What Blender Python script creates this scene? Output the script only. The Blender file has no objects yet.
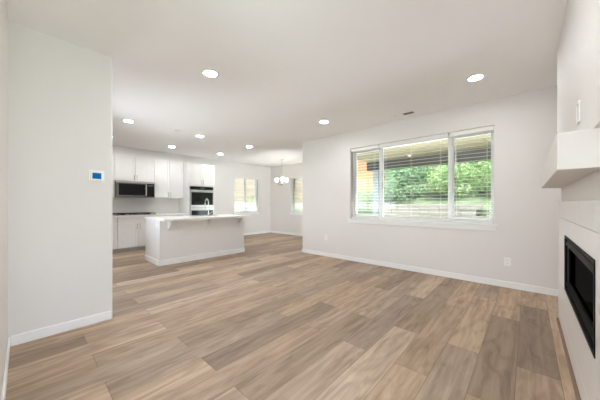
import bpy, bmesh, math, random
from mathutils import Vector, Matrix
random.seed(7)
S = bpy.context.scene
COL = S.collection
PI = math.pi

# ------------------------------------------------------------------ camera, world, sun, fill lamps, exposure
cam = bpy.data.cameras.new('camera')
co = bpy.data.objects.new('camera', cam); COL.objects.link(co)
co.location = (0, 0, 1.2); co.rotation_euler = (PI/2, 0, math.radians(42.2))
cam.sensor_width = 36; cam.lens = 251/600*36; cam.shift_y = 4/600
cam.clip_start = .02; cam.clip_end = 300
S.camera = co

W = bpy.data.worlds.new('sky'); S.world = W; W.use_nodes = True
wn = W.node_tree; bg = wn.nodes['Background']
sky = wn.nodes.new('ShaderNodeTexSky'); sky.sky_type = 'NISHITA'; sky.sun_disc = False
sky.sun_elevation = math.radians(64); sky.sun_rotation = math.radians(150); sky.dust_density = 3.0
wn.links.new(sky.outputs[0], bg.inputs[0]); bg.inputs[1].default_value = .36

sl = bpy.data.lights.new('sun', 'SUN'); sl.energy = 3.3; sl.angle = math.radians(2); sl.color = (1, .95, .86)
so = bpy.data.objects.new('sun', sl); COL.objects.link(so); so.location = (6, -8, 12)
so.rotation_euler = Vector((-.28, .30, -.91)).to_track_quat('-Z', 'Y').to_euler()

def area(name, loc, target, sx, sy, power, color):
    l = bpy.data.lights.new(name, 'AREA'); l.shape = 'RECTANGLE'; l.size = sx; l.size_y = sy; l.energy = power; l.color = color
    o = bpy.data.objects.new(name, l); COL.objects.link(o); o.location = loc
    o.rotation_euler = (Vector(target)-Vector(loc)).to_track_quat('-Z', 'Y').to_euler()
# added fill lamps outside the openings, standing in for daylight
FILL = (.86, .905, 1)
area('entry_window_fill', (-.33, -5.2, .3), (-.33, -2.2, 1.6), 2.6, 1.6, 95, FILL)
area('east_window_fill', (1.25, .35, 1.1), (-2.5, .6, 1.6), 1.6, 1.5, 29, FILL)
area('patio_low_fill', (-1.6, 5.45, .36), (-1.6, 4.3, 1.6), 2.6, .9, 180, FILL)  # hidden below the sill, aimed up to brighten the ceiling
area('kitchen_side_fill', (-4.9, -.05, 1.6), (-1.6, 2.4, .7), 2.2, 1.3, 20, FILL)  # added to brighten the fireplace tiles and the island end
area('kitchen_window_fill', (-5.0, -.9, .75), (-5.0, 1.4, 2.0), 2.2, 1.2, 31, FILL)
area('dining_west_fill', (-8.75, 5.77, .3), (-6.9, 5.77, 1.7), 1.05, .8, 125, FILL)  # added low outside the blinds, out of view, aimed up
area('dining_north_fill', (-5.95, 7.75, .3), (-5.95, 5.9, 1.7), 1.7, .8, 125, FILL)
area('patio_door_fill', (-3.3, 5.95, .6), (-5.6, 5.95, 1.5), 1.7, 1.0, 20, FILL)

S.view_settings.view_transform = 'Standard'; S.view_settings.look = 'None'
S.view_settings.exposure = 1.18; S.view_settings.gamma = 1.0; S.view_settings.use_curve_mapping = False
S.cycles.max_bounces = 14; S.cycles.diffuse_bounces = 10; S.cycles.transparent_max_bounces = 24; S.cycles.glossy_bounces = 5
S.cycles.sample_clamp_indirect = 6; S.cycles.caustics_reflective = False; S.cycles.caustics_refractive = False
LAMP = 88.0          # emission of the recessed light lenses

# ------------------------------------------------------------------ materials
def lin(c):
    return tuple((v/255/12.92 if v/255 <= .04045 else ((v/255+.055)/1.055)**2.4) for v in c)+(1,)
def mat(name, rgb, rough=.5, metal=0, var=.03, scale=6, bump=0, bscale=200, spec=.5, coat=0):
    m = bpy.data.materials.new(name); m.use_nodes = True
    nt = m.node_tree; n = nt.nodes; b = n['Principled BSDF']
    b.inputs['Roughness'].default_value = rough; b.inputs['Metallic'].default_value = metal
    b.inputs['Specular IOR Level'].default_value = spec; b.inputs['Coat Weight'].default_value = coat
    tc = n.new('ShaderNodeTexCoord')
    nz = n.new('ShaderNodeTexNoise'); nz.inputs['Scale'].default_value = scale; nz.inputs['Detail'].default_value = 4
    nt.links.new(tc.outputs['Object'], nz.inputs['Vector'])
    r = n.new('ShaderNodeValToRGB'); c = lin(rgb)
    r.color_ramp.elements[0].position = .3; r.color_ramp.elements[1].position = .7
    r.color_ramp.elements[0].color = tuple(v*(1-var) for v in c[:3])+(1,)
    r.color_ramp.elements[1].color = tuple(min(1, v*(1+var)) for v in c[:3])+(1,)
    nt.links.new(nz.outputs['Fac'], r.inputs[0]); nt.links.new(r.outputs[0], b.inputs['Base Color'])
    if bump:
        n2 = n.new('ShaderNodeTexNoise'); n2.inputs['Scale'].default_value = bscale
        bp = n.new('ShaderNodeBump'); bp.inputs['Strength'].default_value = bump; bp.inputs['Distance'].default_value = .002
        nt.links.new(tc.outputs['Object'], n2.inputs['Vector']); nt.links.new(n2.outputs['Fac'], bp.inputs['Height'])
        nt.links.new(bp.outputs[0], b.inputs['Normal'])
    return m
def emis(name, rgb, s):
    m = mat(name, rgb, .5); b = m.node_tree.nodes['Principled BSDF']
    b.inputs['Emission Color'].default_value = lin(rgb); b.inputs['Emission Strength'].default_value = s
    return m
def glass(name, tint=(255, 255, 255), refl=.9):
    m = bpy.data.materials.new(name); m.use_nodes = True; nt = m.node_tree; n = nt.nodes
    n.remove(n['Principled BSDF']); out = n['Material Output']
    t = n.new('ShaderNodeBsdfTransparent'); t.inputs[0].default_value = lin(tint)
    g = n.new('ShaderNodeBsdfGlossy'); g.inputs['Roughness'].default_value = .02; g.inputs[0].default_value = (refl, refl, refl, 1)
    f = n.new('ShaderNodeFresnel'); f.inputs[0].default_value = 1.45
    mx = n.new('ShaderNodeMixShader')
    nt.links.new(f.outputs[0], mx.inputs[0]); nt.links.new(t.outputs[0], mx.inputs[1]); nt.links.new(g.outputs[0], mx.inputs[2])
    nt.links.new(mx.outputs[0], out.inputs[0]); return m

def plank_mat():
    m = bpy.data.materials.new('oak_vinyl_planks'); m.use_nodes = True; nt = m.node_tree; n = nt.nodes; b = n['Principled BSDF']
    L = nt.links.new
    tc = n.new('ShaderNodeTexCoord'); mp = n.new('ShaderNodeMapping'); mp.inputs['Rotation'].default_value = (0, 0, PI/2)
    mp.inputs['Location'].default_value = (.37, .06, 0)
    L(tc.outputs['Object'], mp.inputs[0])
    br = n.new('ShaderNodeTexBrick'); br.inputs['Scale'].default_value = 1
    br.inputs['Brick Width'].default_value = 1.52; br.inputs['Row Height'].default_value = .228
    br.inputs['Mortar Size'].default_value = .0014; br.inputs['Mortar Smooth'].default_value = .1
    br.offset = .37; br.offset_frequency = 2; br.squash = 1
    br.inputs['Color1'].default_value = (0, 0, 0, 1); br.inputs['Color2'].default_value = (1, 1, 1, 1); br.inputs['Mortar'].default_value = (.5, .5, .5, 1)
    L(mp.outputs[0], br.inputs[0])
    # grain, shifted from plank to plank
    sep = n.new('ShaderNodeSeparateXYZ'); L(mp.outputs[0], sep.inputs[0])
    mul = n.new('ShaderNodeMath'); mul.operation = 'MULTIPLY'; mul.inputs[1].default_value = 37.0
    L(br.outputs['Color'], mul.inputs[0])
    cb = n.new('ShaderNodeCombineXYZ')
    sx = n.new('ShaderNodeMath'); sx.operation = 'MULTIPLY'; sx.inputs[1].default_value = 1.6
    sy = n.new('ShaderNodeMath'); sy.operation = 'MULTIPLY'; sy.inputs[1].default_value = 26
    L(sep.outputs[0], sx.inputs[0]); L(sep.outputs[1], sy.inputs[0])
    L(sx.outputs[0], cb.inputs[0]); L(sy.outputs[0], cb.inputs[1]); L(mul.outputs[0], cb.inputs[2])
    g = n.new('ShaderNodeTexNoise'); g.inputs['Scale'].default_value = 1; g.inputs['Detail'].default_value = 6; g.inputs['Distortion'].default_value = .6
    L(cb.outputs[0], g.inputs['Vector'])
    ramp = n.new('ShaderNodeValToRGB'); cr = ramp.color_ramp
    cr.elements[0].position = 0; cr.elements[0].color = lin((140, 121, 105))
    cr.elements[1].position = 1; cr.elements[1].color = lin((193, 174, 155))
    for p, c in ((.22, (161, 139, 119)), (.38, (157, 138, 123)), (.55, (178, 154, 130)), (.72, (173, 153, 136)), (.86, (188, 163, 137))):
        e = cr.elements.new(p); e.color = lin(c)
    L(br.outputs['Color'], ramp.inputs[0])
    gr = n.new('ShaderNodeValToRGB'); gr.color_ramp.elements[0].position = .3; gr.color_ramp.elements[1].position = .72
    gr.color_ramp.elements[0].color = (.70, .67, .64, 1); gr.color_ramp.elements[1].color = (1.08, 1.08, 1.08, 1)
    L(g.outputs['Fac'], gr.inputs[0])
    mx = n.new('ShaderNodeMix'); mx.data_type = 'RGBA'; mx.blend_type = 'MULTIPLY'; mx.inputs[0].default_value = 1
    L(ramp.outputs[0], mx.inputs[6]); L(gr.outputs[0], mx.inputs[7])
    cb2 = n.new('ShaderNodeCombineXYZ'); s3 = n.new('ShaderNodeMath'); s3.operation = 'MULTIPLY'; s3.inputs[1].default_value = 2.2
    s4 = n.new('ShaderNodeMath'); s4.operation = 'MULTIPLY'; s4.inputs[1].default_value = 9
    L(sep.outputs[0], s3.inputs[0]); L(sep.outputs[1], s4.inputs[0]); L(s3.outputs[0], cb2.inputs[0]); L(s4.outputs[0], cb2.inputs[1]); L(mul.outputs[0], cb2.inputs[2])
    g2 = n.new('ShaderNodeTexNoise'); g2.inputs['Scale'].default_value = 1; g2.inputs['Detail'].default_value = 3; g2.inputs['Distortion'].default_value = 1.6
    L(cb2.outputs[0], g2.inputs['Vector'])
    gr2 = n.new('ShaderNodeValToRGB'); gr2.color_ramp.elements[0].position = .3; gr2.color_ramp.elements[1].position = .55
    gr2.color_ramp.elements[0].color = (.78, .75, .72, 1); gr2.color_ramp.elements[1].color = (1.06, 1.06, 1.06, 1); L(g2.outputs['Fac'], gr2.inputs[0])
    mx3 = n.new('ShaderNodeMix'); mx3.data_type = 'RGBA'; mx3.blend_type = 'MULTIPLY'; mx3.inputs[0].default_value = 1
    L(mx.outputs[2], mx3.inputs[6]); L(gr2.outputs[0], mx3.inputs[7]); mx = mx3
    m2 = n.new('ShaderNodeMix'); m2.data_type = 'RGBA'; m2.blend_type = 'MIX'
    L(br.outputs['Fac'], m2.inputs[0]); L(mx.outputs[2], m2.inputs[6]); m2.inputs[7].default_value = lin((112, 86, 66))
    L(m2.outputs[2], b.inputs['Base Color'])
    b.inputs['Roughness'].default_value = .52; b.inputs['Specular IOR Level'].default_value = .45
    bp = n.new('ShaderNodeBump'); bp.inputs['Strength'].default_value = .15; bp.inputs['Distance'].default_value = .001
    L(g.outputs['Fac'], bp.inputs['Height']); L(bp.outputs[0], b.inputs['Normal'])
    return m
def board_mat(name, rgb, rowh, rot=0, dark=.75):
    m = mat(name, rgb, .6); nt = m.node_tree; n = nt.nodes; b = n['Principled BSDF']
    tc = n.new('ShaderNodeTexCoord'); mp = n.new('ShaderNodeMapping'); mp.inputs['Rotation'].default_value = rot if isinstance(rot, tuple) else (0, 0, rot)
    br = n.new('ShaderNodeTexBrick'); br.inputs['Scale'].default_value = 1; br.inputs['Brick Width'].default_value = 3.1; br.inputs['Row Height'].default_value = rowh
    br.inputs['Mortar Size'].default_value = .006
    c = lin(rgb); br.inputs['Color1'].default_value = c; br.inputs['Color2'].default_value = tuple(v*.9 for v in c[:3])+(1,)
    br.inputs['Mortar'].default_value = tuple(v*dark for v in c[:3])+(1,)
    nt.links.new(tc.outputs['Object'], mp.inputs[0]); nt.links.new(mp.outputs[0], br.inputs[0]); nt.links.new(br.outputs['Color'], b.inputs['Base Color'])
    return m

M = {}
M['wall'] = mat('warm_white_wall_paint', (227, 224, 221), .62, var=.006, scale=2, bump=.25, bscale=140)
M['ceiling'] = mat('ceiling_paint', (247, 246, 246), .8, var=.006, scale=2, bump=.3, bscale=110)
M['trim'] = mat('white_semigloss_trim', (242, 242, 241), .35, var=.01)
M['floor'] = plank_mat()
M['cab'] = mat('white_cabinet_lacquer', (227, 226, 224), .32, var=.008)
M['island'] = mat('light_grey_island_paint', (230, 228, 226), .38, var=.01)
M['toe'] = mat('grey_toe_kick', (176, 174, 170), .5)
M['quartz'] = mat('white_quartz', (236, 235, 232), .28, var=.03, scale=9)
M['splash'] = mat('white_backsplash_tile', (226, 224, 220), .18, var=.01)
M['steel'] = mat('brushed_steel', (190, 188, 184), .28, 1, var=.06, scale=40)
M['dsteel'] = mat('dark_steel', (120, 117, 112), .32, 1, var=.06, scale=40)
M['chrome'] = mat('polished_chrome', (215, 215, 215), .08, 1)
M['nickel'] = mat('brushed_nickel', (196, 192, 184), .25, 1)
M['black'] = mat('black_enamel', (18, 18, 18), .3)
M['iron'] = mat('cast_iron', (22, 22, 23), .6)
M['bglass'] = mat('black_oven_glass', (12, 12, 13), .12, spec=.3)
M['disp'] = emis('display_screen', (60, 78, 92), .05)
M['tile'] = mat('pale_grey_surround_tile', (238, 238, 237), .22, var=.012, scale=3)
M['grout'] = mat('grey_grout', (196, 195, 192), .8)
M['fire'] = mat('bronze_black_fireplace_metal', (20, 18, 17), .6, 0, spec=.12)
M['fireb'] = mat('fireplace_louver_metal', (44, 41, 39), .6, 0, spec=.12)
M['soot'] = mat('firebox_lining', (16, 15, 14), .8)
M['fglass'] = glass('black_mesh_screen', (70, 67, 64), .04)
M['glass'] = glass('window_glass', (250, 253, 252), .6)
M['vinyl'] = mat('white_vinyl', (238, 238, 239), .35, var=.006)
M['blind'] = mat('white_blind_slat', (236, 236, 230), .4, var=.01)
M['thin'] = mat('thin_vinyl_slat', (240, 240, 236), .45, var=.01)
_nt = M['thin'].node_tree; _tl = _nt.nodes.new('ShaderNodeBsdfTranslucent'); _tl.inputs[0].default_value = lin((240, 240, 232)); _mx = _nt.nodes.new('ShaderNodeMixShader'); _mx.inputs[0].default_value = .35
_nt.links.new(_nt.nodes['Principled BSDF'].outputs[0], _mx.inputs[1]); _nt.links.new(_tl.outputs[0], _mx.inputs[2]); _nt.links.new(_mx.outputs[0], _nt.nodes['Material Output'].inputs[0])
M['cord'] = mat('blind_cord', (230, 228, 222), .7)
M['plastic'] = mat('white_plastic', (240, 239, 236), .35, var=.005)
M['screen'] = emis('thermostat_screen_blue', (0, 84, 138), .3)
M['screen'].node_tree.nodes['Principled BSDF'].inputs['Specular IOR Level'].default_value = .05
M['lens'] = emis('light_lens', (247, 249, 251), LAMP)
M['shade'] = emis('frosted_shade_glass', (255, 248, 236), 3.4)
M['grille'] = mat('grey_vent_grille', (120, 115, 108), .5)
M['dark'] = mat('dark_slot', (40, 38, 36), .7)
M['shoe'] = mat('oak_shoe_moulding', (122, 98, 76), .5, var=.12, scale=20)
# outdoors
M['soffit'] = board_mat('patio_soffit_boards', (142, 133, 106), .14)
M['beam'] = mat('dark_stained_beam', (74, 74, 68), .6, var=.1)
M['post'] = mat('grey_painted_post', (146, 160, 162), .6)
M['concrete'] = mat('patio_concrete', (205, 203, 198), .8, var=.06)
M['stone'] = mat('pale_retaining_block', (146, 142, 134), .9, var=.1, scale=4, bump=.5, bscale=30)
M['soil'] = mat('planted_slope_soil', (96, 112, 84), .95, var=.25, scale=3)
M['lawn'] = mat('lawn_grass', (104, 134, 90), .95, var=.25, scale=8)
M['leafA'] = mat('leaf_bright_green', (146, 176, 112), .6, var=.22, scale=3)
M['leafB'] = mat('leaf_mid_green', (124, 158, 114), .6, var=.22, scale=3)
M['leafC'] = mat('leaf_blue_green', (122, 150, 136), .6, var=.2, scale=3)
M['bark'] = mat('tree_bark', (104, 88, 72), .9, var=.2, scale=12)
M['siding'] = board_mat('orange_cedar_siding', (208, 142, 100), .16, (PI/2, 0, 0), .8)
M['peach'] = board_mat('peach_lap_siding', (206, 188, 166), .18, (0, PI/2, PI/2), .85)
M['roof'] = board_mat('roof_shingles', (120, 112, 106), .2)
M['fence'] = mat('white_fence_vinyl', (240, 240, 236), .5)
M['ewall'] = mat('exterior_siding_paint', (200, 198, 190), .8)

# ------------------------------------------------------------------ mesh helpers
class MB:
    def __init__(s): s.bm = bmesh.new()
    def _merge(s, tmp):
        me = bpy.data.meshes.new('t'); tmp.to_mesh(me); tmp.free(); s.bm.from_mesh(me); bpy.data.meshes.remove(me)
    def box(s, x0, x1, y0, y1, z0, z1, bev=0, seg=2, vert_only=False):
        t = bmesh.new(); bmesh.ops.create_cube(t, size=1)
        for v in t.verts:
            v.co = Vector(((x0+x1)/2+v.co.x*(x1-x0), (y0+y1)/2+v.co.y*(y1-y0), (z0+z1)/2+v.co.z*(z1-z0)))
        if bev:
            es = [e for e in t.edges if (not vert_only) or abs(e.verts[0].co.z-e.verts[1].co.z) > 1e-6]
            bmesh.ops.bevel(t, geom=es, offset=min(bev, .49*min(abs(x1-x0), abs(y1-y0), abs(z1-z0))), segments=seg, affect='EDGES', profile=.5)
        s._merge(t); return s
    def wallbox(s, x0, x1, y0, y1, z0, z1, corners, r=.022):
        """box whose listed vertical corners (x,y) are bullnosed"""
        t = bmesh.new(); bmesh.ops.create_cube(t, size=1)
        for v in t.verts:
            v.co = Vector(((x0+x1)/2+v.co.x*(x1-x0), (y0+y1)/2+v.co.y*(y1-y0), (z0+z1)/2+v.co.z*(z1-z0)))
        es = [e for e in t.edges if abs(e.verts[0].co.z-e.verts[1].co.z) > 1e-6 and any(abs(e.verts[0].co.x-c[0]) < 1e-5 and abs(e.verts[0].co.y-c[1]) < 1e-5 for c in corners)]
        if es: bmesh.ops.bevel(t, geom=es, offset=r, segments=6, affect='EDGES', profile=.5)
        s._merge(t); return s
    def lathe(s, prof, c=(0, 0, 0), axis='Z', n=24):
        t = bmesh.new(); rings = []
        for r, z in prof:
            ring = []
            for k in range(n):
                a = 2*PI*k/n; p = (r*math.cos(a), r*math.sin(a), z)
                if axis == 'X': p = (z, p[0], p[1])
                if axis == 'Y': p = (p[0], z, p[1])
                ring.append(t.verts.new(Vector(p)+Vector(c)))
            rings.append(ring)
        for a, b in zip(rings, rings[1:]):
            for k in range(n):
                t.faces.new((a[k], a[(k+1) % n], b[(k+1) % n], b[k]))
        for ring in (rings[0], rings[-1]):
            if (ring[0].co-ring[n//2].co).length > 1e-5: t.faces.new(ring)
        bmesh.ops.remove_doubles(t, verts=t.verts, dist=1e-6)
        bmesh.ops.recalc_face_normals(t, faces=t.faces); s._merge(t); return s
    def tube(s, pts, r, n=10):
        t = bmesh.new(); pts = [Vector(p) for p in pts]; rings = []; ref = None
        for i, p in enumerate(pts):
            d = (pts[min(i+1, len(pts)-1)]-pts[max(i-1, 0)]).normalized()
            if ref is None or abs(ref.dot(d)) > .95: ref = Vector((0, 0, 1)) if abs(d.z) < .9 else Vector((1, 0, 0))
            u = d.cross(ref).normalized(); v = d.cross(u).normalized(); ref = -v if False else ref
            rr = r[i] if isinstance(r, (list, tuple)) else r
            rings.append([t.verts.new(p+u*rr*math.cos(2*PI*k/n)+v*rr*math.sin(2*PI*k/n)) for k in range(n)])
        for a, b in zip(rings, rings[1:]):
            for k in range(n): t.faces.new((a[k], a[(k+1) % n], b[(k+1) % n], b[k]))
        t.faces.new(rings[0]); t.faces.new(rings[-1]); bmesh.ops.recalc_face_normals(t, faces=t.faces); s._merge(t); return s
    def prism(s, poly, axis, a, b):
        """extrude a polygon of 2D points along axis from a to b"""
        t = bmesh.new()
        def P(p, w): return {'X': (w, p[0], p[1]), 'Y': (p[0], w, p[1]), 'Z': (p[0], p[1], w)}[axis]
        A = [t.verts.new(P(p, a)) for p in poly]; B = [t.verts.new(P(p, b)) for p in poly]
        t.faces.new(A); t.faces.new(B)
        for k in range(len(poly)): t.faces.new((A[k], A[(k+1) % len(poly)], B[(k+1) % len(poly)], B[k]))
        bmesh.ops.recalc_face_normals(t, faces=t.faces); s._merge(t); return s
    def hole(s, x0, x1, y0, y1, z0, z1, axis, a0, a1, h0, h1):
        """slab with one rectangular opening; axis = the horizontal axis the wall runs along"""
        def B(p0, p1, q0, q1):
            if p1-p0 < 1e-6 or q1-q0 < 1e-6: return
            if axis == 'X': s.box(p0, p1, y0, y1, q0, q1)
            else: s.box(x0, x1, p0, p1, q0, q1)
        lo, hi = (x0, x1) if axis == 'X' else (y0, y1)
        B(lo, a0, z0, z1); B(a1, hi, z0, z1); B(a0, a1, z0, h0); B(a0, a1, h1, z1); return s
    def door(s, x, y0, y1, z0, z1, t=.02, rail=.055, shaker=True):
        """shaker door facing +X whose back lies at x"""
        if not shaker: return s.box(x, x+t, y0, y1, z0, z1, .002, 1)
        s.box(x, x+t-.008, y0+rail-.004, y1-rail+.004, z0+rail-.004, z1-rail+.004)
        s.box(x, x+t, y0, y0+rail, z0, z1, .0015, 1); s.box(x, x+t, y1-rail, y1, z0, z1, .0015, 1)
        s.box(x, x+t, y0+rail, y1-rail, z0, z0+rail, .0015, 1); s.box(x, x+t, y0+rail, y1-rail, z1-rail, z1, .0015, 1); return s
    def build(s, name, m, parent=None, smooth=False):
        me = bpy.data.meshes.new(name); s.bm.to_mesh(me); s.bm.free()
        o = bpy.data.objects.new(name, me); COL.objects.link(o); me.materials.append(m)
        if parent is not None:
            o.parent = parent
            w = parent; off = Vector((0, 0, 0))
            while w is not None: off += Vector(w.location); w = w.parent
            me.transform(Matrix.Translation(-off))
        if smooth:
            for p in me.polygons: p.use_smooth = True
            try: me.set_sharp_from_angle(angle=math.radians(40))
            except Exception: pass
        return o
def tag(o, label=None, cat=None, group=None, kind=None):
    for k, v in (('label', label), ('category', cat), ('group', group), ('kind', kind)):
        if v: o[k] = v
    return o
def thing(name, loc, label, cat, group=None):
    o = bpy.data.objects.new(name, None); COL.objects.link(o); o.location = loc; o.empty_display_size = .1
    return tag(o, label, cat, group)
def struct(o, label=None): return tag(o, label, kind='structure')
def copy_tree(o, parent=None):
    c = o.copy(); COL.objects.link(c)
    if parent is not None: c.parent = parent
    for ch in list(o.children): copy_tree(ch, c)
    return c

# ------------------------------------------------------------------ the room
H = 2.74
struct(MB().box(-8.15, .97, -3.35, 7.15, -.12, 0).build('floor', M['floor']), 'light oak plank floor of the living room and kitchen')
struct(MB().box(-8.15, .97, -3.35, 4.87, H, H+.16).box(-8.15, -4.0, 4.87, 7.15, H, H+.16).build('ceiling', M['ceiling']), 'flat off white ceiling with recessed lights')
WX0, WX1, WZ0, WZ1 = -2.79, -.365, .895, 2.372
struct(MB().hole(-4.15, .97, 4.67, 4.87, 0, H, 'X', WX0, WX1, WZ0, WZ1).build('wall_north', M['wall']), 'off white wall with the wide three pane window')
struct(MB().hole(-4.15, -4.0, 4.87, 7.15, 0, H, 'Y', 5.05, 6.85, .03, 2.2).build('wall_dining_east', M['wall']), 'wall hidden beyond the corner of the window wall')
struct(MB().hole(-8.15, -8.0, .05, 7.15, 0, H, 'Y', 5.23, 6.32, .87, 2.23).build('wall_west', M['wall']), 'kitchen and dining wall with a blind covered window')
struct(MB().hole(-8.0, -4.15, 7.0, 7.15, 0, H, 'X', -6.845, -5.05, .87, 2.25).build('wall_dining_north', M['wall']), 'dining nook wall with the part hidden window')
struct(MB().hole(-8.0, -3.35, .05, .2, 0, H, 'X', -6.1, -3.7, .9, 2.3).build('wall_kitchen_south', M['wall']), 'wall at the hidden end of the kitchen')
struct(MB().wallbox(-3.35, -3.23, -.085, .634, 0, H, [(-3.23, .634)]).build('wall_left', M['wall']), 'short wall at the left carrying the thermostat')
struct(MB().wallbox(-3.35, -1.5, -3.35, -.085, 0, H, [(-1.5, -.085)]).build('wall_hall', M['wall']), 'wall sliver along the left edge of the picture')
struct(MB().hole(-1.5, .82, -3.35, -3.2, 0, H, 'X', -1.28, .62, .15, 2.45).build('wall_south', M['wall']), 'wall behind the viewer with an added tall window')  # opening added so fill light comes in from behind
struct(MB().hole(.82, .97, -3.35, 4.67, 0, H, 'Y', -.5, 1.2, .5, 2.35).build('wall_east', M['wall']), 'wall behind the chimney breast')
FY0, FY1, FZ0, FZ1 = 1.835, 3.165, .452, .932
struct(MB().hole(.258, .82, 1.5, 3.73, 0, 1.545, 'Y', FY0, FY1, FZ0, FZ1).build('wall_fireplace', M['wall']), 'lower chimney breast around the firebox')
struct(MB().wallbox(.222, .82, 1.5, 3.66, 1.545, H, [(.222, 3.66)], .03).build('wall_chimney', M['wall']), 'chimney breast above the mantel shelf')
def baseb(name, x0, x1, y0, y1, label):
    struct(MB().box(x0, x1, y0, y1, 0, .088, .004, 2).build(name, M['trim']), label)
baseb('baseboard_north', -4.163, .82, 4.657, 4.67, 'white baseboard under the wide window')
baseb('baseboard_north_end', -4.163, -4.15, 4.67, 5.05, 'white baseboard beyond the window wall corner')
baseb('baseboard_left', -3.23, -3.217, -.072, .615, 'white baseboard under the thermostat')
baseb('baseboard_hall', -3.217, -1.53, -.085, -.073, 'white baseboard along the left edge')
baseb('baseboard_west', -8.0, -7.987, 4.11, 7.0, 'white baseboard under the dining side window')
baseb('baseboard_dining_north', -7.987, -4.163, 6.987, 7.0, 'white baseboard of the dining nook')
struct(MB().prism([(.24, 0), (.222, 0), (.2225, .008), (.229, .016), (.24, .019)], 'Y', 1.52, 3.745).build('trim_1', M['shoe']), 'brown shoe moulding along the fireplace tiles')

# ------------------------------------------------------------------ fireplace
# tiled surround: slabs with real joints on a grout backing
t = thing('fireplace_surround', (.25, 2.62, 0), 'pale grey large tile surround around the black fireplace', 'fireplace surround')
MB().hole(.2495, .258, 1.5, 3.742, 0, 1.216, 'Y', FY0, FY1, FZ0, FZ1).build('grout_backing', M['grout'], t)
rows = [(0, .155), (.157, .46), (.462, .765), (.767, 1.065), (1.067, 1.22)]
b = MB()
for k, (z0, z1) in enumerate(rows):
    ys = [1.5]+([2.11, 2.72, 3.33] if k % 2 else [1.85, 2.46, 3.07])+[3.745]
    for a, c in zip(ys, ys[1:]):
        a2, c2 = a+.0004, c-.0004
        # cut the tile round the firebox opening
        zlo, zhi = max(z0, FZ0), min(z1, FZ1)
        if zlo < zhi and a2 < FY1 and c2 > FY0:
            if a2 < FY0: b.box(.24, .25, a2, FY0, z0, z1)
            if c2 > FY1: b.box(.24, .25, FY1, c2, z0, z1)
            m0, m1 = max(a2, FY0), min(c2, FY1)
            if z0 < FZ0: b.box(.24, .25, m0, m1, z0, FZ0)
            if z1 > FZ1: b.box(.24, .25, m0, m1, FZ1, z1)
        else:
            b.box(.24, .25, a2, c2, z0, z1, .0008, 1)
b.build('tiles', M['tile'], t)
MB().box(.239, .262, 3.731, 3.746, 0, 1.22).build('edge_trim', M['tile'], t)
# firebox insert
f = thing('gas_fireplace', (.3, 2.6, FZ0), 'black built-in gas fireplace with a dark screened front', 'fireplace')
a0, a1, b0, b1 = FY0+.004, FY1-.004, FZ0+.004, FZ1-.004
m = MB(); w = .022
m.box(.236, .256, a0, a1, b1-w, b1, .003, 1); m.box(.236, .256, a0, a1, b0, b0+w, .003, 1)
m.box(.236, .256, a0, a0+w, b0+w, b1-w, .003, 1); m.box(.236, .256, a1-w, a1, b0+w, b1-w, .003, 1)
m.build('outer_frame', M['fire'], f)
m = MB(); m.prism([(.242, b1-.075), (.262, b1-.075), (.262, b1-.045), (.252, b1-.045)], 'Y', a0+w, a1-w); m.build('upper_louver', M['fireb'], f)
m = MB(); m.prism([(.242, b0+.07), (.262, b0+.07), (.262, b0+.042), (.25, b0+.042)], 'Y', a0+w, a1-w); m.build('lower_louver', M['fireb'], f)
m = MB(); m.hole(.258, .275, a0+w, a1-w, b0+.072, b1-.077, 'Y', a0+w+.012, a1-w-.012, b0+.084, b1-.089); m.build('inner_frame', M['fire'], f)
MB().box(.268, .272, a0+w+.012, a1-w-.012, b0+.084, b1-.089).build('screen_front', M['fglass'], f)
m = MB(); m.box(.7, .71, a0, a1, b0, b1); m.box(.28, .7, a0, a0+.01, b0, b1); m.box(.28, .7, a1-.01, a1, b0, b1)
m.box(.256, .7, a0+.01, a1-.01, b0, b0+.035); m.box(.256, .7, a0+.01, a1-.01, b1-.04, b1)
for k in range(7):
    yy = a0+.1+k*(a1-a0-.2)/6; m.box(.69, .7, yy-.012, yy+.012, b0+.04, b1-.04)
m.build('firebox', M['soot'], f)
m = MB(); m.box(.4, .56, a0+.25, a1-.25, b0+.036, b0+.075, .006, 1)
m.build('burner_tray', M['fire'], f)
for k, (y0, y1, x0, x1) in enumerate(((2.2, 2.75, .42, .5), (2.45, 3.0, .53, .45), (2.3, 2.9, .5, .47))):
    MB().tube([(x0, y0, b0+.1+.02*k), ((x0+x1)/2, (y0+y1)/2, b0+.12+.02*k), (x1, y1, b0+.1+.02*k)], [.03, .036, .028], 9).build('log', M['soot'], f)
# mantel
mt = MB(); mt.box(.106, .258, 1.75, 3.72, 1.366, 1.545, .004, 2)
tag(mt.build('mantel_shelf', M['wall']), 'thick white box mantel shelf above the fireplace', 'mantel')
# recessed media plate
t = thing('media_wall_plate', (.222, 2.16, 1.73), 'white recessed wall plate on the chimney breast above the mantel', 'wall plate')
m = MB(); m.box(.214, .2215, 2.115, 2.125, 1.67, 1.79, .001, 1); m.box(.214, .2215, 2.195, 2.205, 1.67, 1.79, .001, 1)
m.box(.214, .2215, 2.125, 2.195, 1.67, 1.68, .001, 1); m.box(.214, .2215, 2.125, 2.195, 1.78, 1.79, .001, 1); m.build('plate_frame', M['plastic'], t)
MB().box(.2195, .2215, 2.125, 2.195, 1.68, 1.78).build('recess_shadow', M['grille'], t)  # grey colour stands in for the shadow inside the recess

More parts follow.
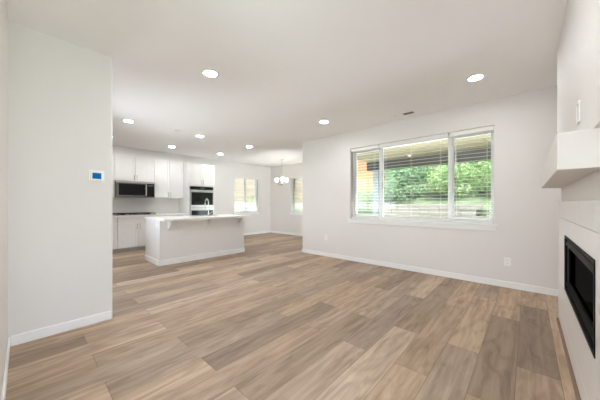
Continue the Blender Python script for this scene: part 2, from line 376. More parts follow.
# ------------------------------------------------------------------ windows and blinds
wn1 = struct(thing('window_1', (-1.58, 4.835, WZ0), None, None), 'wide three pane living room window')
fr = MB(); y0, y1 = 4.80, 4.866
fr.box(WX0+.001, WX0+.04, y0, y1, WZ0+.001, WZ1-.001); fr.box(WX1-.04, WX1-.001, y0, y1, WZ0+.001, WZ1-.001)
fr.box(WX0+.04, WX1-.04, y0, y1, WZ0+.001, WZ0+.06); fr.box(WX0+.04, WX1-.04, y0, y1, WZ1-.055, WZ1-.001)
fr.build('window_frame', M['vinyl'], wn1)
MUL = (-2.172, -.956)
for mx_ in MUL: MB().box(mx_-.034, mx_+.034, y0-.005, y1, WZ0+.06, WZ1-.055, .003, 1).build('mullion', M['vinyl'], wn1)
for xa, xb in ((WX0+.04, MUL[0]-.034), (MUL[0]+.034, MUL[1]-.034), (MUL[1]+.034, WX1-.04)):
    MB().box(xa, xb, 4.838, 4.843, WZ0+.06, WZ1-.055).build('glass_pane', M['glass'], wn1)
    if xb-xa < .9:
        s_ = MB(); s_.box(xa, xa+.012, 4.825, 4.855, WZ0+.06, WZ1-.055); s_.box(xb-.012, xb, 4.825, 4.855, WZ0+.06, WZ1-.055)
        s_.box(xa+.012, xb-.012, 4.825, 4.855, WZ0+.06, WZ0+.09); s_.box(xa+.012, xb-.012, 4.825, 4.855, WZ1-.085, WZ1-.055)
        s_.build('sash', M['vinyl'], wn1)
s_ = MB(); s_.box(-2.862, -.318, 4.632, 4.669, WZ0-.026, WZ0, .004, 2); s_.box(WX0+.002, WX1-.002, 4.669, 4.80, WZ0-.026+.027, WZ0+.004)
s_.build('window_sill', M['trim'], wn1)
MB().box(-2.84, -.34, 4.652, 4.6695, WZ0-.09, WZ0-.026, .003, 1).build('sill_apron', M['trim'], wn1)

def blind(axis, a0, a1, zb, zt, d, depth, pitch, tilt, label, group, wand=None, valance=.065, inward=-1):
    """horizontal slat blind hung inside an opening; d = centre plane, inward = side of the room"""
    mid = (a0+a1)/2
    loc = (mid, d, zb) if axis == 'X' else (d, mid, zb)
    t = thing('window_blind', loc, label, 'window blind', group)
    def bx(m, p0, p1, q0, q1, z0, z1, bev=0):
        q0, q1 = sorted((d+q0*-inward, d+q1*-inward))
        return m.box(p0, p1, q0, q1, z0, z1, bev, 1) if axis == 'X' else m.box(q0, q1, p0, p1, z0, z1, bev, 1)
    m = MB(); bx(m, a0, a1, -.03, .026, zt-.04, zt-.001); bx(m, a0, a1, -.036, -.03, zt-valance, zt-.001, .002); m.build('headrail', M['blind'], t)
    m = MB(); bx(m, a0+.004, a1-.004, -.024, .024, zb+.004, zb+.02, .003); m.build('bottom_rail', M['blind'], t)
    m = MB(); n = int((zt-valance-zb-.03)/pitch); ct, st = math.cos(tilt), math.sin(tilt)
    for k in range(n+1):
        z = zb+.045+k*pitch
        if z > zt-valance+.01: break
        h = depth/2
        prof = []
        for u, w_ in ((-h, 0), (0, .003), (h, 0), (h, -.0022), (0, .0008), (-h, -.0022)):
            q = (u*ct-w_*st)*-inward; zz = z+u*st+w_*ct
            prof.append((d+q, zz))
        m.prism(prof, 'X' if axis == 'X' else 'Y', a0+.006, a1-.006)
    m.build('slats', M['thin' if valance < .062 else 'blind'], t)
    L_ = a1-a0
    for fr_ in ((.15, .85) if L_ < .9 else (.1, .5, .9)):
        p = a0+L_*fr_
        for q in (-depth/2-.001, depth/2+.001):
            m = MB()
            c = (p, d+q) if axis == 'X' else (d+q, p)
            m.box(c[0]-.0012, c[0]+.0012, c[1]-.0012, c[1]+.0012, zb+.02, zt-.04)
            m.build('ladder_cord', M['cord'], t)
    if wand:
        q = d+inward*.042
        c = (a0+wand, q) if axis == 'X' else (q, a0+wand)
        MB().tube([(c[0], c[1], zt-.05), (c[0], c[1], zt-.62)], .0045, 8).build('tilt_wand', M['plastic'], t)
    return t
for xa, xb, lab, wd in ((WX0+.005, MUL[0]-.012, 'narrow white slat blind in the left pane of the wide window', .06),
                    (MUL[0]+.012, MUL[1]-.012, 'broad white slat blind in the middle pane of the wide window', None),
                    (MUL[1]+.012, WX1-.005, 'narrow white slat blind in the right pane of the wide window', .08)):
    blind('X', xa, xb, WZ0+.006, WZ1-.002, 4.735, .048, .058, math.radians(7), lab, 'blinds of the wide window', wd)

def small_window(name, axis, a0, a1, z0, z1, p0, p1, side, label):
    """slider window; p0..p1 = wall thickness range that holds the frame"""
    mid = (a0+a1)/2; loc = (mid, (p0+p1)/2, z0) if axis == 'X' else ((p0+p1)/2, mid, z0)
    t = struct(thing(name, loc, None, None), label)
    def bx(m, u0, u1, q0, q1, za, zb, bev=0): return m.box(u0, u1, q0, q1, za, zb, bev, 1) if axis == 'X' else m.box(q0, q1, u0, u1, za, zb, bev, 1)
    m = MB(); bx(m, a0+.001, a0+.05, p0, p1, z0+.001, z1-.001); bx(m, a1-.05, a1-.001, p0, p1, z0+.001, z1-.001)
    bx(m, a0+.05, a1-.05, p0, p1, z0+.001, z0+.05); bx(m, a0+.05, a1-.05, p0, p1, z1-.05, z1-.001); m.build('window_frame', M['vinyl'], t)
    m = MB(); bx(m, mid-.03, mid+.03, p0, p1, z0+.05, z1-.05, .002); m.build('mullion', M['vinyl'], t)
    pm = (p0+p1)/2
    for u0, u1 in ((a0+.05, mid-.03), (mid+.03, a1-.05)):
        m = MB(); bx(m, u0, u1, pm-.002, pm+.002, z0+.05, z1-.05); m.build('glass_pane', M['glass'], t)
    m = MB()
    if side > 0:  # room lies towards +X
        m.box(-8.0+.001, -7.965, a0-.05, a1+.05, z0-.03, z0, .003, 1); m.box(-8.0+.001, -7.982, a0-.03, a1+.03, z0-.085, z0-.03, .002, 1)
    else:
        m.box(a0-.05, a1+.05, 6.965, 6.999, z0-.03, z0, .003, 1); m.box(a0-.03, a1+.03, 6.982, 6.999, z0-.085, z0-.03, .002, 1)
    m.build('window_sill', M['trim'], t)
small_window('window_2', 'Y', 5.23, 6.32, .87, 2.23, -8.145, -8.09, 1, 'two pane window beside the kitchen')
small_window('window_3', 'X', -6.845, -5.05, .87, 2.25, 7.09, 7.145, -1, 'dining nook window partly hidden by the corner')
blind('Y', 5.235, 6.315, .876, 2.228, -8.045, .05, .052, math.radians(24), 'white slat blind in the window beside the kitchen oven', None, None, .06, 1)
blind('X', -6.84, -5.055, .876, 2.248, 7.045, .05, .052, math.radians(24), 'white slat blind in the dining window half hidden by the corner', None, None, .06, -1)
t = struct(thing('added_door_1', (-4.08, 5.95, .03), None, None), 'glass patio door added for light round the corner of the window wall')  # unseen door added so a fill lamp can light the dining nook
m = MB(); m.box(-4.12, -4.04, 5.051, 5.11, .031, 2.199); m.box(-4.12, -4.04, 6.79, 6.849, .031, 2.199); m.box(-4.12, -4.04, 5.11, 6.79, .031, .08); m.box(-4.12, -4.04, 5.11, 6.79, 2.14, 2.199); m.box(-4.12, -4.04, 5.92, 5.98, .08, 2.14)
m.build('door_frame', M['vinyl'], t)
for q0, q1 in ((5.11, 5.92), (5.98, 6.79)): MB().box(-4.082, -4.078, q0, q1, .08, 2.14).build('glass_pane', M['glass'], t)
t = struct(thing('added_window_5', (-4.9, .1, .9), None, None), 'side window added for light at the hidden end of the kitchen')  # unseen window added to brighten the kitchen
m = MB(); m.box(-6.099, -6.05, .08, .14, .901, 2.299); m.box(-3.75, -3.701, .08, .14, .901, 2.299); m.box(-6.05, -3.75, .08, .14, .901, .95); m.box(-6.05, -3.75, .08, .14, 2.25, 2.299); m.box(-4.93, -4.87, .08, .14, .95, 2.25)
m.build('window_frame', M['vinyl'], t)
for q0, q1 in ((-6.05, -4.93), (-4.87, -3.75)): MB().box(q0, q1, .108, .112, .95, 2.25).build('glass_pane', M['glass'], t)
t = struct(thing('added_window_6', (.92, .35, .5), None, None), 'side window added for light beside the viewer, out of the picture')  # unseen window added to brighten the thermostat wall and island front
m = MB(); m.box(.88, .94, -.499, -.45, .501, 2.349); m.box(.88, .94, 1.15, 1.199, .501, 2.349); m.box(.88, .94, -.45, 1.15, .501, .55); m.box(.88, .94, -.45, 1.15, 2.3, 2.349); m.box(.88, .94, .32, .38, .55, 2.3)
m.build('window_frame', M['vinyl'], t)
for q0, q1 in ((-.45, .32), (.38, 1.15)): MB().box(.908, .912, q0, q1, .55, 2.3).build('glass_pane', M['glass'], t)
# unseen window added behind the viewer to let fill light in
t = struct(thing('added_window_4', (-.33, -3.3, .15), None, None), 'tall window added for light behind the viewer')
m = MB(); m.box(-1.279, -1.22, -3.34, -3.28, .151, 2.449); m.box(.56, .619, -3.34, -3.28, .151, 2.449); m.box(-1.22, .56, -3.34, -3.28, .151, .21); m.box(-1.22, .56, -3.34, -3.28, 2.39, 2.449)
m.box(-.36, -.3, -3.34, -3.28, .21, 2.39); m.build('window_frame', M['vinyl'], t)

# ------------------------------------------------------------------ kitchen run along the west wall
def pull(x, y, z0, z1, parent):
    m = MB(); m.tube([(x+.028, y, z0), (x+.028, y, z1)], .0055, 8)
    for z in (z0+.018, z1-.018): m.tube([(x, y, z), (x+.028, y, z)], .0045, 8)
    m.build('handle', M['nickel'], parent, True)
def hpull(x, y0, y1, z, parent):
    m = MB(); m.tube([(x+.028, y0, z), (x+.028, y1, z)], .0055, 8)
    for y in (y0+.018, y1-.018): m.tube([(x, y, z), (x+.028, y, z)], .0045, 8)
    m.build('handle', M['nickel'], parent, True)
BX = -7.40
def base_unit(y0, y1, ndoor, label, pulls=True):
    t = thing('base_cabinet', (-7.7, (y0+y1)/2, 0), label, 'cabinet', 'white base cabinets')
    MB().box(-7.995, BX, y0, y1, .105, .879).build('body', M['cab'], t)
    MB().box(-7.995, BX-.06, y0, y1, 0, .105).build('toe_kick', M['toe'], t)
    d = MB().door(BX, y0+.003, y1-.003, .728, .872, rail=.035).build('drawer_front', M['cab'], t)
    if ndoor == 1: hpull(BX+.02, (y0+y1)/2-.07, (y0+y1)/2+.07, .8, d)
    w = (y1-y0)/ndoor
    for k in range(ndoor):
        q0, q1 = y0+k*w+.003, y0+(k+1)*w-.003
        d = MB().door(BX, q0, q1, .112, .722).build('door', M['cab'], t)
        pull(BX+.02, (q1-.03) if k == 0 else (q0+.03), .56, .70, d)
    return t
base_unit(.635, 1.535, 2, 'white base cabinet left of the cooktop cabinet, mostly behind the wall edge')
base_unit(1.54, 2.42, 2, 'white two door base cabinet directly below the black cooktop')
base_unit(2.425, 3.235, 2, 'white base cabinet next to the oven tower, behind the island')
tag(MB().box(-7.998, -7.362, .205, 3.237, .88, .92, .003, 1).build('kitchen_countertop', M['quartz']), 'white quartz countertop carrying the black cooktop', 'countertop')
struct(MB().box(-7.9995, -7.99, .205, 3.237, .921, 1.372).build('trim_2', M['splash']), 'pale tiled backsplash behind the cooktop')
# cooktop
t = thing('gas_cooktop', (-7.68, 1.97, .92), 'black gas cooktop set on the kitchen counter', 'cooktop')
MB().box(-7.94, -7.41, 1.535, 2.41, .9205, .93, .004, 2).build('pan', M['black'], t)
for k in range(3):
    ya = 1.55+k*.285; yb = ya+.275; m = MB()
    for x in (-7.92, -7.44): m.box(x-.007, x+.007, ya, yb, .951, .966, .002, 1)
    for y in (ya+.007, yb-.007): m.box(-7.913, -7.447, y-.007, y+.007, .951, .966, .002, 1)
    for y in (ya+.095, ya+.18): m.box(-7.913, -7.447, y-.005, y+.005, .953, .968, .002, 1)
    m.box(-7.685, -7.673, ya+.014, yb-.014, .953, .966, .002, 1)
    for x in (-7.92, -7.44):
        for y in (ya+.01, yb-.01): m.box(x-.006, x+.006, y-.006, y+.006, .9302, .952)
    m.build('grate', M['iron'], t)
for x, y in ((-7.8, 1.69), (-7.55, 1.69), (-7.68, 1.975), (-7.8, 2.26), (-7.55, 2.26)):
    MB().lathe([(.045, .9302), (.045, .938), (.03, .94), (.03, .947), (.001, .948)], (x, y, 0), n=18).build('burner', M['iron'], t)
for k in range(5):
    MB().lathe([(.017, .9302), (.015, .95), (.001, .951)], (-7.425, 1.83+.07*k, 0), n=14).build('knob', M['dsteel'], t)
# microwave
t = thing('microwave_oven', (-7.8, 1.99, 1.377), 'steel over-the-range microwave hung below the white wall cabinet', 'microwave')
my0, my1, mz0, mz1, mxf = 1.548, 2.436, 1.378, 1.795, -7.615
MB().box(-7.985, mxf, my0, my1, mz0, mz1, .003, 1).build('body', M['dsteel'], t)
MB().box(mxf, mxf+.018, my0, my1, mz1-.05, mz1, .003, 1).build('vent_band', M['steel'], t)
d = MB().box(mxf, mxf+.03, my0+.02, my1-.2, mz0+.02, mz1-.053, .005, 2).build('door', M['dsteel'], t)
MB().box(mxf+.03, mxf+.033, my0+.055, my1-.245, mz0+.05, mz1-.075, .001, 1).build('door_window', M['bglass'], d)
m = MB(); m.tube([(mxf+.065, my1-.222, mz0+.05), (mxf+.065, my1-.222, mz1-.08)], .011, 10)
for z in (mz0+.075, mz1-.105): m.tube([(mxf+.03, my1-.222, z), (mxf+.065, my1-.222, z)], .008, 8)
m.build('handle', M['steel'], t, True)
p_ = MB().box(mxf, mxf+.028, my1-.197, my1-.02, mz0+.02, mz1-.053, .004, 1).build('control_panel', M['bglass'], t)
MB().box(mxf+.028, mxf+.0295, my1-.175, my1-.04, mz1-.12, mz1-.08).build('display', M['disp'], p_)
MB().box(mxf, mxf+.012, my0, my1, mz0, mz0+.018, .002, 1).build('bottom_band', M['dsteel'], t)
# wall cabinets
UX = -7.69
def upper_unit(y0, y1, z0, z1, label, hz=None):
    t = thing('wall_cabinet', (-7.84, (y0+y1)/2, z0), label, 'cabinet', 'white wall cabinets')
    MB().box(-7.995, UX, y0, y1, z0, z1).build('body', M['cab'], t)
    w = (y1-y0)/2
    for k in range(2):
        q0, q1 = y0+k*w+.002, y0+(k+1)*w-.002
        d = MB().door(UX, q0, q1, z0+.003, z1-.003, rail=.05).build('door', M['cab'], t)
        pull(UX+.02, (q1-.028) if k == 0 else (q0+.028), z0+.03, z0+.16, d)
    return t
upper_unit(.65, 1.54, 1.374, 2.445, 'tall white wall cabinet left of the microwave, only its edge showing')
upper_unit(1.543, 2.44, 1.80, 2.445, 'short white wall cabinet right above the microwave')
upper_unit(2.443, 3.234, 1.374, 2.445, 'tall white wall cabinet between the microwave and the oven tower')
# oven tower
TX = -7.38
t = thing('oven_cabinet', (-7.68, 3.67, 0), 'floor to head height white cabinet tower housing the double oven', 'cabinet')
m = MB(); m.box(-7.995, TX, 3.24, 3.30, .1, 2.425); m.box(-7.995, TX, 4.045, 4.10, .1, 2.425); m.box(-7.995, TX, 3.30, 4.045, .1, .43)
m.box(-7.995, TX, 3.30, 4.045, 1.735, 2.425); m.box(-7.995, -7.97, 3.30, 4.045, .43, 1.735); m.build('body', M['cab'], t)
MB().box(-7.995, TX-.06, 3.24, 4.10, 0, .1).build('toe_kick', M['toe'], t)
for k in range(2):
    q0 = 3.245+k*.4275; d = MB().door(TX, q0, q0+.4225, 1.765, 2.42).build('door', M['cab'], t)
    pull(TX+.02, q0+.395 if k == 0 else q0+.028, 1.79, 1.92, d)
d = MB().door(TX, 3.245, 4.095, .108, .42).build('drawer_front', M['cab'], t); hpull(TX+.02, 3.59, 3.75, .27, d)
# double oven
t = thing('double_wall_oven', (-7.65, 3.67, .435), 'stainless and black glass double wall oven in the white tower', 'oven')
oy0, oy1 = 3.305, 4.04
MB().box(-7.96, TX+.004, oy0, oy1, .436, 1.728).build('body', M['dsteel'], t)
OX = TX+.005
p_ = MB().box(OX, OX+.022, oy0+.005, oy1-.005, 1.635, 1.722, .002, 1).build('control_panel', M['bglass'], t)
MB().box(OX+.022, OX+.0235, 3.62, 3.74, 1.665, 1.695).build('display', M['disp'], p_)
for z0, z1 in ((1.095, 1.63), (.50, 1.085)):
    d = MB().box(OX, OX+.035, oy0+.005, oy1-.005, z0, z1, .004, 2).build('oven_door', M['steel'], t)
    MB().box(OX+.035, OX+.038, oy0+.025, oy1-.025, z0+.075, z1-.075, .001, 1).build('door_glass', M['bglass'], d)
    m = MB(); m.tube([(OX+.085, oy0+.05, z1-.038), (OX+.085, oy1-.05, z1-.038)], .011, 10)
    for y in (oy0+.09, oy1-.09): m.tube([(OX+.035, y, z1-.038), (OX+.085, y, z1-.038)], .009, 8)
    m.build('handle', M['steel'], d, True)

# ------------------------------------------------------------------ island
IY0, IY1, IXF = 1.766, 3.714, -5.26
t = thing('kitchen_island', (-5.73, 2.74, 0), 'light grey kitchen island base with white skirting', 'kitchen island')
MB().box(-6.09, IXF, IY0, IY1, 0, .879, .003, 1).build('body', M['island'], t)
m = MB(); m.box(-6.09, IXF+.016, IY0-.016, IY0, 0, .11, .003, 1); m.box(IXF, IXF+.016, IY0, IY1+.016, 0, .11, .003, 1); m.box(-6.09, IXF, IY1, IY1+.016, 0, .11, .003, 1)
m.build('skirting', M['trim'], t)
for y in (1.93, 2.74, 3.55):
    m = MB(); m.box(IXF, IXF+.012, y-.022, y+.022, .67, .879); m.box(IXF+.012, IXF+.2, y-.022, y+.022, .865, .879)
    m.prism([(IXF+.012, .865), (IXF+.19, .865), (IXF+.17, .85), (IXF+.012, .69)], 'Y', y-.005, y+.005)
    m.build('bracket', M['island'], t)
p_ = MB().box(-5.46, -5.385, IY0-.006, IY0, .74, .855, .002, 1).build('outlet_plate', M['plastic'], t)
MB().box(-5.44, -5.405, IY0-.0075, IY0-.006, .76, .835).build('outlet_face', M['trim'], p_)
for k in range(3):
    q0 = IY0+.01+k*.645
    d = MB().box(-6.11, -6.09, q0, q0+.635, .12, .87, .002, 1).build('door', M['island'], t)
m = MB()
m.box(-6.12, -4.98, 1.75, 2.62, .88, .92); m.box(-6.12, -4.98, 3.3, 3.76, .88, .92)
m.box(-5.66, -4.98, 2.62, 3.3, .88, .92); m.box(-6.12, -6.03, 2.62, 3.3, .88, .92)
tag(m.build('island_countertop', M['quartz']), 'white quartz countertop overhanging the grey island', 'countertop')
t = thing('kitchen_sink', (-5.85, 2.96, .88), 'steel undermount sink in the island countertop', 'sink')
m = MB(); m.box(-6.029, -6.016, 2.622, 3.298, .8795, .917); m.box(-5.674, -5.661, 2.622, 3.298, .8795, .917); m.box(-6.016, -5.674, 2.622, 2.635, .8795, .917); m.box(-6.016, -5.674, 3.285, 3.298, .8795, .917); m.box(-6.016, -5.674, 2.635, 3.285, .8795, .884)
m.build('basin', M['steel'], t)
MB().lathe([(.04, .8842), (.04, .887), (.02, .886), (.001, .886)], (-5.85, 2.96, 0), n=18).build('drain', M['chrome'], t)
# faucet
t = thing('kitchen_faucet', (-5.62, 2.96, .92), 'tall gooseneck faucet rising from the island countertop', 'faucet')
MB().lathe([(.028, .9203), (.028, .928), (.02, .934), (.018, 1.0), (.012, 1.004)], (-5.62, 2.96, 0), n=18).build('base', M['nickel'], t, True)
pts = [(-5.62, 2.96, 1.0), (-5.62, 2.96, 1.2)]
for k in range(1, 13):
    a = PI*k/12; pts.append((-5.62-.10*(1-math.cos(a))*.8, 2.96+.0*k, 1.2+.12*math.sin(a)))
pts.append((-5.78, 2.96, 1.14))
MB().tube(pts, .0125, 12).build('spout', M['nickel'], t, True)
MB().tube([(-5.78, 2.96, 1.16), (-5.78, 2.96, 1.06)], [.016, .017], 12).build('spray_head', M['nickel'], t, True)
MB().tube([(-5.62, 2.975, .965), (-5.62, 3.03, .985), (-5.62, 3.06, 1.02)], [.009, .007, .006], 8).build('lever', M['nickel'], t, True)

# ------------------------------------------------------------------ ceiling fittings
def can(loc, label, group='recessed ceiling lights'):
    t = thing('recessed_light', (0, 0, H), label, 'ceiling light', group)
    MB().lathe([(.098, H-.0005), (.098, H-.004), (.088, H-.009), (.074, H-.009), (.070, H-.004), (.070, H-.0005)], n=32).build('trim_ring', M['plastic'], t, True)
    MB().lathe([(.001, H-.0035), (.0705, H-.0035), (.0705, H-.0006), (.001, H-.0006)], n=32).build('lens', M['lens'], t)
    t.location = (loc[0], loc[1], H); return t
cans = [((-2.765, 1.48), 'round recessed ceiling light nearest to the thermostat wall'),
        ((-.47, 3.70), 'round recessed ceiling light near the fireplace, above the right of the wide window'),
        ((-2.82, 3.78), 'round recessed ceiling light in front of the left end of the window wall'),
        ((-5.48, 1.31), 'recessed ceiling light over the aisle, closest to the left wall edge'),
        ((-5.50, 2.69), 'recessed ceiling light above the middle of the kitchen island'),
        ((-5.52, 4.07), 'recessed ceiling light beyond the right end of the island'),
        ((-7.07, 2.68), 'recessed ceiling light above the tall wall cabinet beside the oven tower'),
        ((-7.0, 4.07), 'recessed ceiling light above the right side of the oven tower')]
c0 = None
for (x, y), lab in cans:
    if c0 is None: c0 = can((x, y), lab)
    else:
        c = copy_tree(c0); c.location = (x, y, H); c['label'] = lab
for x, y, lab in ((-.47, 1.48, 'recessed ceiling light high above the fireplace, out of the picture'), (-7.07, 1.31, 'recessed ceiling light above the cooktop, hidden by the left wall'), (-.4, -1.6, 'recessed ceiling light added as fill behind the viewer')):  # the one behind the viewer is added fill; the others complete the grid
    c = copy_tree(c0); c.location = (x, y, H); c['label'] = lab
def blank(x, y, label):
    o = MB().lathe([(.001, H-.008), (.055, H-.008), (.062, H-.004), (.062, H-.0005), (.001, H-.0005)], (x, y, 0), n=24).build('ceiling_cover_plate', M['plastic'], None)
    tag(o, label, 'cover plate', 'blank pendant plates above the island')
blank(-5.43, 2.18, 'flat white blank plate on the ceiling above the left part of the island')
blank(-5.43, 3.42, 'flat white blank plate on the ceiling above the right part of the island')
t = thing('ceiling_vent', (-1.485, 4.36, H), 'small dark slotted air register in the ceiling above the wide window', 'vent')
m = MB(); vx0, vx1, vy0, vy1 = -1.575, -1.41, 4.33, 4.42
m.box(vx0-.018, vx1+.018, vy0-.018, vy0, H-.007, H-.0005); m.box(vx0-.018, vx1+.018, vy1, vy1+.018, H-.007, H-.0005)
m.box(vx0-.018, vx0, vy0, vy1, H-.007, H-.0005); m.box(vx1, vx1+.018, vy0, vy1, H-.007, H-.0005); m.build('vent_frame', M['plastic'], t)
MB().box(vx0, vx1, vy0, vy1, H-.002, H-.0005).build('backing', M['dark'], t)
m = MB()
for k in range(4):
    y = vy0+.012+k*.022; m.prism([(y-.006, H-.002), (y-.003, H-.002), (y+.006, H-.008), (y+.003, H-.008)], 'X', vx0, vx1)
m.build('louver', M['grille'], t)
tag(MB().lathe([(.001, H-.012), (.02, H-.012), (.034, H-.004), (.034, H-.0005), (.001, H-.0005)], (-1.72, 4.37, 0), n=18).build('sprinkler_cover', M['plastic']), 'small round white ceiling cap just left of the air register', 'sprinkler')
# chandelier
CX, CY = -6.24, 5.96
t = thing('chandelier', (CX, CY, H), 'brushed nickel chandelier with upturned frosted glass shades in the dining nook', 'chandelier')
MB().lathe([(.001, H-.0005), (.065, H-.0005), (.065, H-.012), (.045, H-.028), (.012, H-.036), (.001, H-.036)], (CX, CY, 0), n=24).build('canopy', M['nickel'], t, True)
MB().tube([(CX, CY, H-.03), (CX, CY, 2.1)], .007, 8).build('stem', M['nickel'], t)
MB().lathe([(.008, 2.12), (.02, 2.10), (.026, 2.04), (.018, 1.98), (.024, 1.93), (.04, 1.90), (.034, 1.87), (.014, 1.85), (.016, 1.83), (.001, 1.81)], (CX, CY, 0), n=20).build('hub', M['nickel'], t, True)
for k in range(3):
    a = math.radians(42.2+40+120*k); c, s = math.cos(a), math.sin(a)
    pts = []
    for i in range(9):
        u = i/8; r = .03+.165*u; z = 1.90-.055*math.sin(PI*min(1, u*1.15))+.03*u**3
        pts.append((CX+r*c, CY+r*s, z))
    pts.append((CX+.196*c, CY+.196*s, 1.955))
    ar = MB().tube(pts, .0075, 8).build('arm', M['nickel'], t, True)
    sh = MB().lathe([(.02, 1.955), (.04, 1.962), (.052, 1.99), (.062, 2.03), (.068, 2.085), (.064, 2.085), (.058, 2.03), (.047, 1.995), (.02, 1.965)], (CX+.196*c, CY+.196*s, 0), n=20).build('lamp_shade', M['shade'], t, True)

# ------------------------------------------------------------------ wall fittings
t = thing('thermostat', (-3.23, .495, 1.43), 'white wall thermostat with a glowing blue screen', 'thermostat')
MB().box(-3.2295, -3.224, .435, .56, 1.425, 1.54, .002, 1).build('wall_plate', M['plastic'], t)
MB().box(-3.224, -3.205, .448, .547, 1.437, 1.527, .005, 3).build('housing', M['plastic'], t)
MB().box(-3.205, -3.2035, .462, .533, 1.452, 1.512, .0005, 1).build('screen', M['screen'], t)
def outlet(x, z, label):
    t = thing('wall_outlet', (x, 4.67, z), label, 'outlet', 'outlets below the wide window')
    MB().box(x-.038, x+.038, 4.664, 4.6697, z-.06, z+.06, .002, 2).build('cover_plate', M['plastic'], t)
    for dz in (-.024, .024):
        r = MB().box(x-.017, x+.017, 4.6625, 4.664, z+dz-.017, z+dz+.017, .0006, 1).build('receptacle', M['plastic'], t)
        m = MB()
        for dx in (-.006, .006): m.box(x+dx-.0012, x+dx+.0012, 4.662, 4.6626, z+dz-.004, z+dz+.008)
        m.build('slots', M['dark'], r)
outlet(-.214, .37, 'white wall outlet low on the window wall near the fireplace')
outlet(-3.43, .43, 'white wall outlet low on the window wall near its left corner')

# ------------------------------------------------------------------ outdoors
struct(MB().box(-60, 60, -40, 90, -.4, -.2).build('ground', M['lawn']), 'lawn around the house')
struct(MB().box(-4.0, 6, 4.9, 8.4, -.2, -.05).build('floor_patio', M['concrete']), 'patio slab outside the wide window')
t = thing('patio_cover', (0, 6.5, 2.3), 'covered patio roof with pale boards outside the wide window', 'patio cover')
MB().box(-3.99, 6, 4.88, 8.2, 2.60, 2.66).build('soffit', M['soffit'], t)
MB().box(-3.99, 6, 7.72, 7.9, 2.30, 2.60, .004, 1).build('beam', M['beam'], t)
MB().prism([(4.88, 3.2), (8.4, 2.67), (8.4, 2.75), (4.88, 3.28)], 'X', -3.99, 6.2).build('roof_deck', M['roof'], t)
tag(MB().box(-3.77, -3.57, 7.71, 7.91, -.05, 2.30, .006, 1).build('patio_post', M['post']), 'grey square post under the patio beam outside the left pane', 'post')
tag(MB().box(5.0, 5.2, 7.71, 7.91, -.05, 2.30, .006, 1).build('patio_post', M['post']), 'grey patio post beyond the fireplace side, out of the picture', 'post')
# slope and retaining wall
struct(MB().prism([(10.4, -.2), (10.4, 1.0), (14, 2.6), (22, 7), (40, 10), (40, -.2)], 'X', -6.9, 25).build('hill', M['soil']), 'planted slope behind the garden')
m = MB(); zz = -.2
for r_ in range(7):
    x = -4.6+.16*(r_ % 2)
    while x < -1.35:
        w_ = random.uniform(.3, .42); m.box(x, x+w_-.006, 10.05+random.uniform(0, .03), 10.38, zz, zz+.195, .008, 1); x += w_
    zz += .2
tag(m.build('retaining_wall', M['stone']), 'pale stacked block retaining wall below the shrubs outside', 'retaining wall')

def leafy(n, rx, rz, zc, size, seed, mname, name, inner=.45):
    rnd = random.Random(seed); bm = bmesh.new()
    blobs = [(rnd.uniform(-.5, .5)*rx, rnd.uniform(-.5, .5)*rx, zc+rnd.uniform(-.5, .5)*rz, rnd.uniform(.45, .7)) for _ in range(9)]
    for k in range(n):
        bx_, by_, bz_, br_ = blobs[k % len(blobs)]
        d = Vector((rnd.gauss(0, 1), rnd.gauss(0, 1), rnd.gauss(0, 1))).normalized()
        rr = rnd.uniform(inner, 1.0)*br_
        p = Vector((bx_+d.x*rx*rr, by_+d.y*rx*rr, bz_+d.z*rz*rr))
        nrm = (d+Vector((rnd.gauss(0, .5), rnd.gauss(0, .5), rnd.gauss(.3, .5)))).normalized()
        u = nrm.orthogonal().normalized(); u.rotate(Matrix.Rotation(rnd.uniform(0, 6.28), 3, nrm)); v = nrm.cross(u)
        s = size*rnd.uniform(.6, 1.3)
        q = [p-u*s, p+v*s*.45+nrm*s*.12, p+u*s, p-v*s*.45+nrm*s*.12]
        bm.faces.new([bm.verts.new(c) for c in q])
    return bm
def plant(name, label, cat, mname, n, rx, rz, zc, size, seed, trunk):
    t = thing(name, (0, 0, 0), label, cat, None)
    b = MB(); b.bm.free(); b.bm = leafy(n, rx, rz, zc, size, seed, mname, name); b.build('foliage', M[mname], t)
    m = MB(); rnd = random.Random(seed+1)
    m.tube([(0, 0, -.3), (.03, .02, zc*.5), (-.02, .03, zc)], [trunk, trunk*.8, trunk*.4], 8)
    for k in range(5):
        a = rnd.uniform(0, 6.28); m.tube([(0, .02, zc*.55), (.35*rx*math.cos(a), .35*rx*math.sin(a), zc*.9), (.7*rx*math.cos(a), .7*rx*math.sin(a), zc+rz*.35)], [trunk*.6, trunk*.35, trunk*.12], 6)
    m.build('trunk', M['bark'], t); return t
PR = {'A': plant('shrub', '', 'shrub', 'leafA', 4200, 1.15, .95, 1.0, .062, 3, .05),
      'B': plant('shrub', '', 'shrub', 'leafB', 4200, 1.25, 1.05, 1.1, .066, 5, .05),
      'C': plant('tree', '', 'tree', 'leafC', 5200, 1.7, 2.0, 2.9, .09, 9, .12)}
used = set()
def grow(k, x, y, z, s, rz, label, group):
    if k in used: o = copy_tree(PR[k])
    else: o = PR[k]; used.add(k)
    o.location = (x, y, z); o.scale = (s, s, s); o.rotation_euler = (0, 0, rz); o['label'] = label; o['group'] = group
def hillz(y): return 1.0+(y-10.4)*1.6/3.6 if y < 14 else 2.6+(y-14)*.55
rnd = random.Random(21)
GL = {'A': 'bright green leafy shrub on the slope behind the patio', 'B': 'mid green leafy shrub on the slope behind the patio', 'C': 'blue green tree rising on the slope behind the patio'}
GG = {'A': 'bright green shrubs on the slope', 'B': 'mid green shrubs on the slope', 'C': 'blue green trees on the slope'}
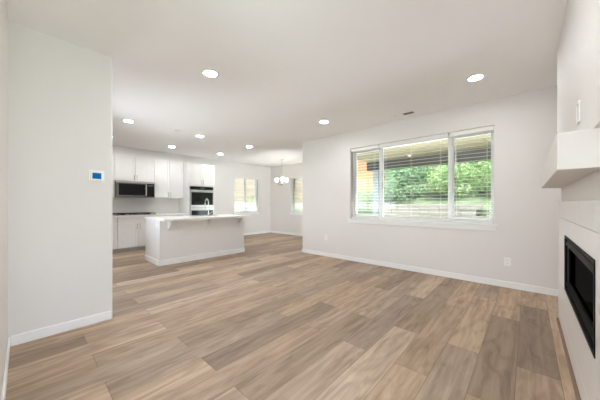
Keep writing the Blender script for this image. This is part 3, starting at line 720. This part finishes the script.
for x in [-7.2+1.6*i for i in range(8)]:
    k = rnd.choice('AAB')
    if x < -4.0: continue
    grow(k, x+rnd.uniform(-.1, .1), 11.4+rnd.uniform(-.3, .3), hillz(11.4)-.1, rnd.uniform(.75, .9), rnd.uniform(0, 6), GL[k], GG[k])
for x in [-8.6+2.2*i for i in range(7)]:
    k = rnd.choice('ABB')
    if x < -4.6: continue
    grow(k, x+rnd.uniform(-.3, .3), 13.3+rnd.uniform(-.4, .4), hillz(13.3)-.15, rnd.uniform(1.05, 1.35), rnd.uniform(0, 6), GL[k], GG[k])
for x in [-11+3.0*i for i in range(7)]:
    k = 'C'
    if x < -5.0: continue
    grow(k, x+rnd.uniform(-.4, .4), 16.5+rnd.uniform(-.8, .8), hillz(16.5)-.3, rnd.uniform(.95, 1.2), rnd.uniform(0, 6), GL[k], GG[k])
# neighbours
def house(loc, size, wall, label, axis):
    x, y = loc; w, d, h, rh = size
    t = thing('neighbor_house', (x, y, 0), label, 'house')
    MB().box(x-w/2, x+w/2, y-d/2, y+d/2, -.2, h).build('walls', M[wall], t)
    if axis == 'Y': MB().prism([(x-w/2-.4, h), (x+w/2+.4, h), (x, h+rh)], 'Y', y-d/2-.3, y+d/2+.3).build('roof', M['roof'], t)
    else: MB().prism([(y-d/2-.4, h), (y+d/2+.4, h), (y, h+rh)], 'X', x-w/2-.3, x+w/2+.3).build('roof', M['roof'], t)
    return t
grow('B', -5.0, 11.5, .85, .6, 1.3, 'mid green shrub below the orange house corner outside', None)
grow('B', -6.35, 11.1, -.15, .82, 2.3, 'mid green shrub at the foot of the orange house', None)
t = house((-8.4, 13.1), (4.8, 1.4, 4.2, 1.0), 'siding', 'orange cedar sided house corner seen past the patio post', 'X')
t = house((-17.5, 7.2), (5, 9, 4.6, 1.8), 'peach', 'pale peach neighbor house outside the window beside the kitchen', 'Y')
house((-15.2, 18), (8, 4, 4.8, 1.6), 'peach', 'pale neighbor house beyond the dining nook window', 'X')
for yy in (6.2, 8.6):
    w_ = MB().box(-15.0, -14.94, yy-.5, yy+.5, 1.4, 2.6).build('window', M['vinyl'], t); MB().box(-14.94, -14.93, yy-.42, yy+.42, 1.48, 2.52).build('pane', M['bglass'], w_)
t = thing('picket_fence', (-11.5, 8, -.2), 'white picket fence outside the dining windows', 'fence')
m = MB()
for k in range(60):
    y = 3.2+k*.17; m.box(-11.52, -11.48, y-.04, y+.04, -.2, 1.28, .004, 1)
m.build('pickets', M['fence'], t)['kind'] = 'stuff'
m = MB(); m.box(-11.48, -11.44, 3.1, 13.3, .1, .2); m.box(-11.48, -11.44, 3.1, 13.3, 1.0, 1.1); m.build('rails', M['fence'], t)
for k, x, y, z, s in (('A', -13.2, 10.9, -.1, 1.0), ('B', -8.5, 9.2, -.1, .55), ('A', -12.4, 14.4, -.1, .75)):
    grow(k, x, y, z, s, x, 'broad %s shrub outside the dining nook' % ('bright green' if k == 'A' else 'mid green'), 'garden shrubs by the dining nook')
